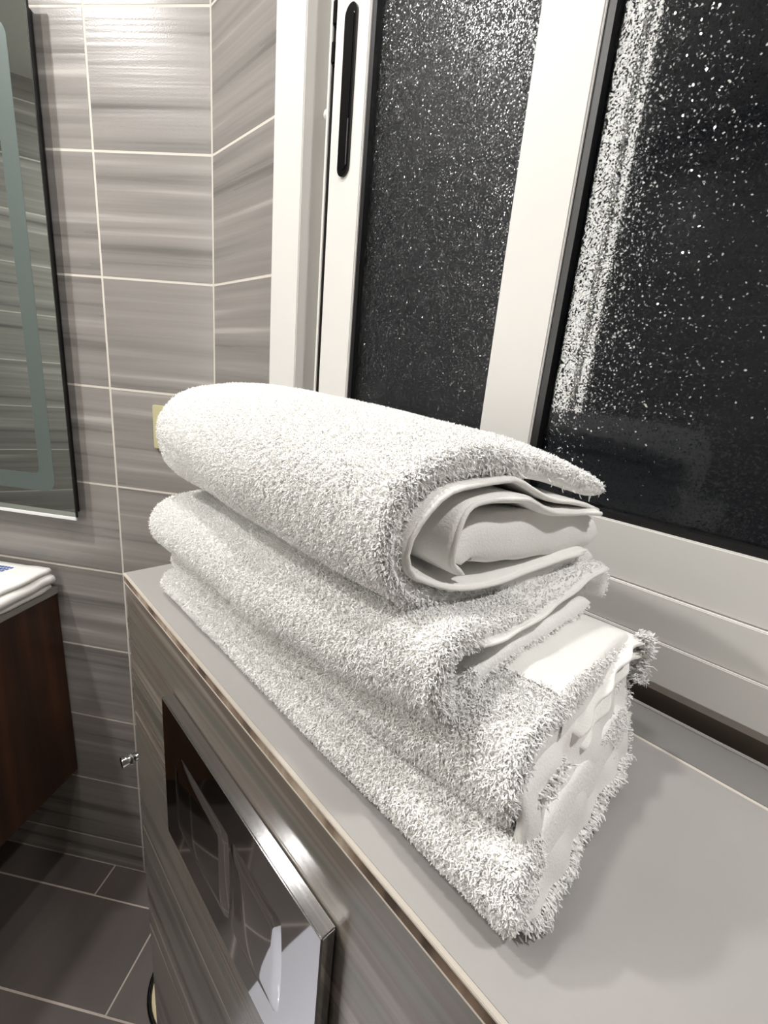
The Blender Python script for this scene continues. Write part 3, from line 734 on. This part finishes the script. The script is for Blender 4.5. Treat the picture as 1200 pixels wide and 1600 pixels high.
gCu = sheet([(-.460, slabp(.154, .312, .022, .058)), (-.40, slabp(.153, .312, .022, .057)), (-.28, slabp(.1555, .312, .020, .057)), (-.17, slabp(.155, .312, .030, .072)), (-.10, slabp(.152, .314, .040, .098)), (-.063, slabp(.151, .313, .046, .101))],
            80, 130, x_slope=-0.05, amp=0.0030, freq=24, seed=37.0, end_round=0.10)
body(TC, 'lower_layer', gCl, M['terry']); body(TC, 'upper_layer', gCu, M['terry'])
# drape of flat fabric closing the near end: wavy sheet in Y-z
def end_drape():
    ny, nz = 60, 46; V = np.zeros((nz, ny, 3))
    for j in range(nz):
        v = j / (nz - 1)
        for i in range(ny):
            u = i / (ny - 1)
            y = 0.1595 + (0.311 - 0.1595) * u + 0.004 * (1 - v) * (u - 0.2)
            z = 0.0035 + v * (0.085 - 0.0035) + 0.003 * math.sin(u * 9 + 1)* (1 - v)
            x = -0.0465 - 0.016 * v - 0.013 * u + 0.0022 * math.sin(u * 10 - v * 7) * (1 - abs(2 * v - 1) * 0.5) + 0.0012 * math.sin(u * 26 + v * 11) - 0.005 * max(0, v - 0.85) / 0.15
            x -= 0.004 * (max(0, 0.09 - u) / 0.09) ** 2 + 0.003 * (max(0, v - 0.8) / 0.2) ** 2
            V[j, i] = (x, y, z)
    Vb = V.copy(); Vb[..., 0] -= 0.004
    VV = np.concatenate([V.reshape(-1, 3), Vb.reshape(-1, 3)]); n = ny * nz
    idx = np.arange(n).reshape(nz, ny); q = np.stack([idx[:-1, :-1], idx[:-1, 1:], idx[1:, 1:], idx[1:, :-1]], -1).reshape(-1, 4)
    rim = np.concatenate([idx[0], idx[1:, -1], idx[-1, ::-1][1:], idx[::-1, 0][1:-1]]); nx_ = np.roll(rim, -1)
    qs = np.concatenate([q, q[:, ::-1] + n, np.stack([rim, rim + n, nx_ + n, nx_], 1)])
    return VV, qs, V
VV, qs, Vd = end_drape()
attach(mesh_np('end_flap', VV, qs, M['hem']), TC)
for k, (za, zb, yy0) in enumerate(((.083, .093, .215), (.070, .084, .225))):
    hp = [(yy0, za - 0.012), (yy0 + .03, za), (.275, zb - 0.001), (.300, zb), (.313, zb - 0.004)]
    gg = sheet([(-.20, th(hp, 0.0028)), (-.0570, th(hp, 0.0028))], 50, 40, x_slope=-0.05, amp=0.0008, freq=50, seed=50 + 7 * k, edge_wave=0.0015)
    body(TC, 'pleat', gg, M['hem'])
# flat woven border band on top near the end
_n, _ar, _c = face_geo(gCu['V'], gCu['Q']); _sg = orient(gCu); _n = _n * _sg
_lim = .2 + 0.012 * np.sin(_c[:, 0] * 90)
_mk = (_c[:, 0] > -.112) & (_c[:, 1] > .196) & ((_n[:, 2] > 0.15) | (_n[:, 0] > 0.5)) & (_c[:, 2] > .075)
_q = gCu['Q'][_mk]; _u, _inv = np.unique(_q, return_inverse=True)
_vn = np.zeros_like(gCu['V']); 
for _k in range(4): np.add.at(_vn, gCu['Q'][:, _k], _n)
_vn /= np.linalg.norm(_vn, axis=1)[:, None] + 1e-9
gBd = dict(V=gCu['V'][_u] + _vn[_u] * 0.0013, Q=_inv.reshape(-1, 4))
attach(mesh_np('border_band', gBd['V'], gBd['Q'], M['hem']), TC)


# ---- the pile: joined yarn loops, one part per towel
def pile(root, parts):
    Vs, Fs, o = [], [], 0
    for V, F in parts: Vs.append(V); Fs.append(F + o); o += len(V)
    ob = mesh_np('pile', np.concatenate(Vs), np.concatenate(Fs), M['pile'], None, False); attach(ob, root); ob['kind'] = 'stuff'
    return ob
ss_ = lambda a, b, x: np.clip((x - a) / (b - a), 0, 1)
D = 1250000
def make(g, keepf, dens, length, rad, **kw):
    s = orient(g); P, Nn = scatter(g, dens, keepf, s); return tufts(P, Nn, length, rad, **kw)
# which side of the sheet looks outwards
def outer_side(g, yc, zc_):
    n, ar, c = face_geo(g['V'], g['Q']); n *= orient(g); d = c[:, 1:] - np.array([yc, zc_]); dot = (n[:, 1:] * d).sum(1)
    return 0 if (dot * (g['side'] == 0)).sum() > (dot * (g['side'] == 1)).sum() else 1
sA = outer_side(gA, .23, .165); sB = outer_side(gB, .24, .09)
kA = lambda c, n, sd, s: np.where(sd == sA, 1.0, 0.0) * np.where((n[:, 2] < -0.75) & (c[:, 1] > .19), 0.15, 1.0) * np.where(s > 0.8, 0.3, 1.0)
kAr = lambda c, n, sd, s: ((c[:, 0] - 0.15 * (c[:, 1] - .13)) > -.1395) * np.where(sd == sA, 1.0, 0.8) * np.where(c[:, 1] > 0.215, 0.04, 1.0) * (s < 0.75)
pile(TA, [make(gA, kA, D, 0.0021, 0.00030), make(gA, kAr, 1000000, 0.0030, 0.00030, lean=(0.35, 0, 0), droop=0.5)])
kB = lambda c, n, sd, s: np.where(sd == sB, 1.0, 0.0) * np.where((c[:, 1] > .215), 0.25, 1.0) * np.where((n[:, 2] < -0.6) & (c[:, 1] > .175), 0.1, 1.0)
kBr = lambda c, n, sd, s: (c[:, 0] > -.1065) * (c[:, 1] < .172)
pile(TB, [make(gB, kB, D, 0.0022, 0.00030), make(gB, kBr, 1100000, 0.0030, 0.00032, lean=(0.4, 0, 0), droop=0.4)])
kCu = lambda c, n, sd, s: np.where((c[:, 0] > -.070) & (c[:, 1] > .165) & (c[:, 2] < .090), 0.0, 1.0) * np.where((n[:, 2] < -0.6) & (c[:, 1] > .165), 0.0, 1.0) * np.where((c[:, 0] < -.12) & (c[:, 1] > .20), 0.1, 1.0) * np.where((c[:, 0] > -.1095) & (c[:, 1] > .1985) & (n[:, 2] > 0), 0.0, 1.0)
kCl = lambda c, n, sd, s: np.where((c[:, 0] > -.061) & (c[:, 1] > .166), 0.0, 1.0) * np.where((n[:, 2] < -0.8) & (c[:, 1] > .155), 0.0, 1.0) * np.where((n[:, 2] > 0.6) & (c[:, 1] > .175), 0.05, 1.0)
kRu = lambda c, n, sd, s: (c[:, 0] > -.072) * ((c[:, 1] < .168) | (c[:, 2] > .090)) * (c[:, 1] < .30) * (n[:, 2] > -0.3)
kRl = lambda c, n, sd, s: (c[:, 0] > -.060) * (c[:, 1] < .17)
partsC = [make(gCu, kCu, D, 0.0025, 0.00032), make(gCl, kCl, D, 0.0023, 0.00031),
          make(gCu, kRu, 900000, 0.0031, 0.00035, lean=(0.5, 0, 0), droop=0.45), make(gCl, kRl, 1000000, 0.0026, 0.00034, lean=(0.5, 0, 0), droop=0.3)]
def fringe(path, n, nrm, length, rad, jit):
    path = np.array(path); s = rng.random(n) * (len(path) - 1); i = s.astype(int); f = (s - i)[:, None]
    P = path[i] * (1 - f) + path[np.minimum(i + 1, len(path) - 1)] * f + rng.normal(size=(n, 3)) * jit
    return tufts(P, np.tile(np.array(nrm, float) / np.linalg.norm(nrm), (n, 1)), length, rad, droop=0.4)
bot = Vd[0]; partsC.append(fringe(bot + np.array([0, 0, .003]), 1800, (0.7, 0, -0.15), 0.0035, 0.0004, 0.0010))
partsC.append(fringe(Vd[:, -1], 260, (0.5, 0.8, 0), 0.0025, 0.0004, 0.0010))
partsC.append(fringe([Vd[34 + k // 4, 4 + k] for k in range(12)], 200, (0.9, 0, 0.2), 0.0038, 0.0004, 0.0014))
partsC.append(fringe([(-.066, .300, .096), (-.068, .313, .088), (-.068, .316, .075), (-.067, .314, .06)], 1300, (0.6, 0.6, 0.1), 0.0045, 0.0004, 0.002))
pile(TC, partsC)

# ---------------------------------------------------------------- lift everything so the floor is at z = 0
for ob in list(C.objects):
    if ob.parent is None and ob is not cam: ob.location.z += Z0
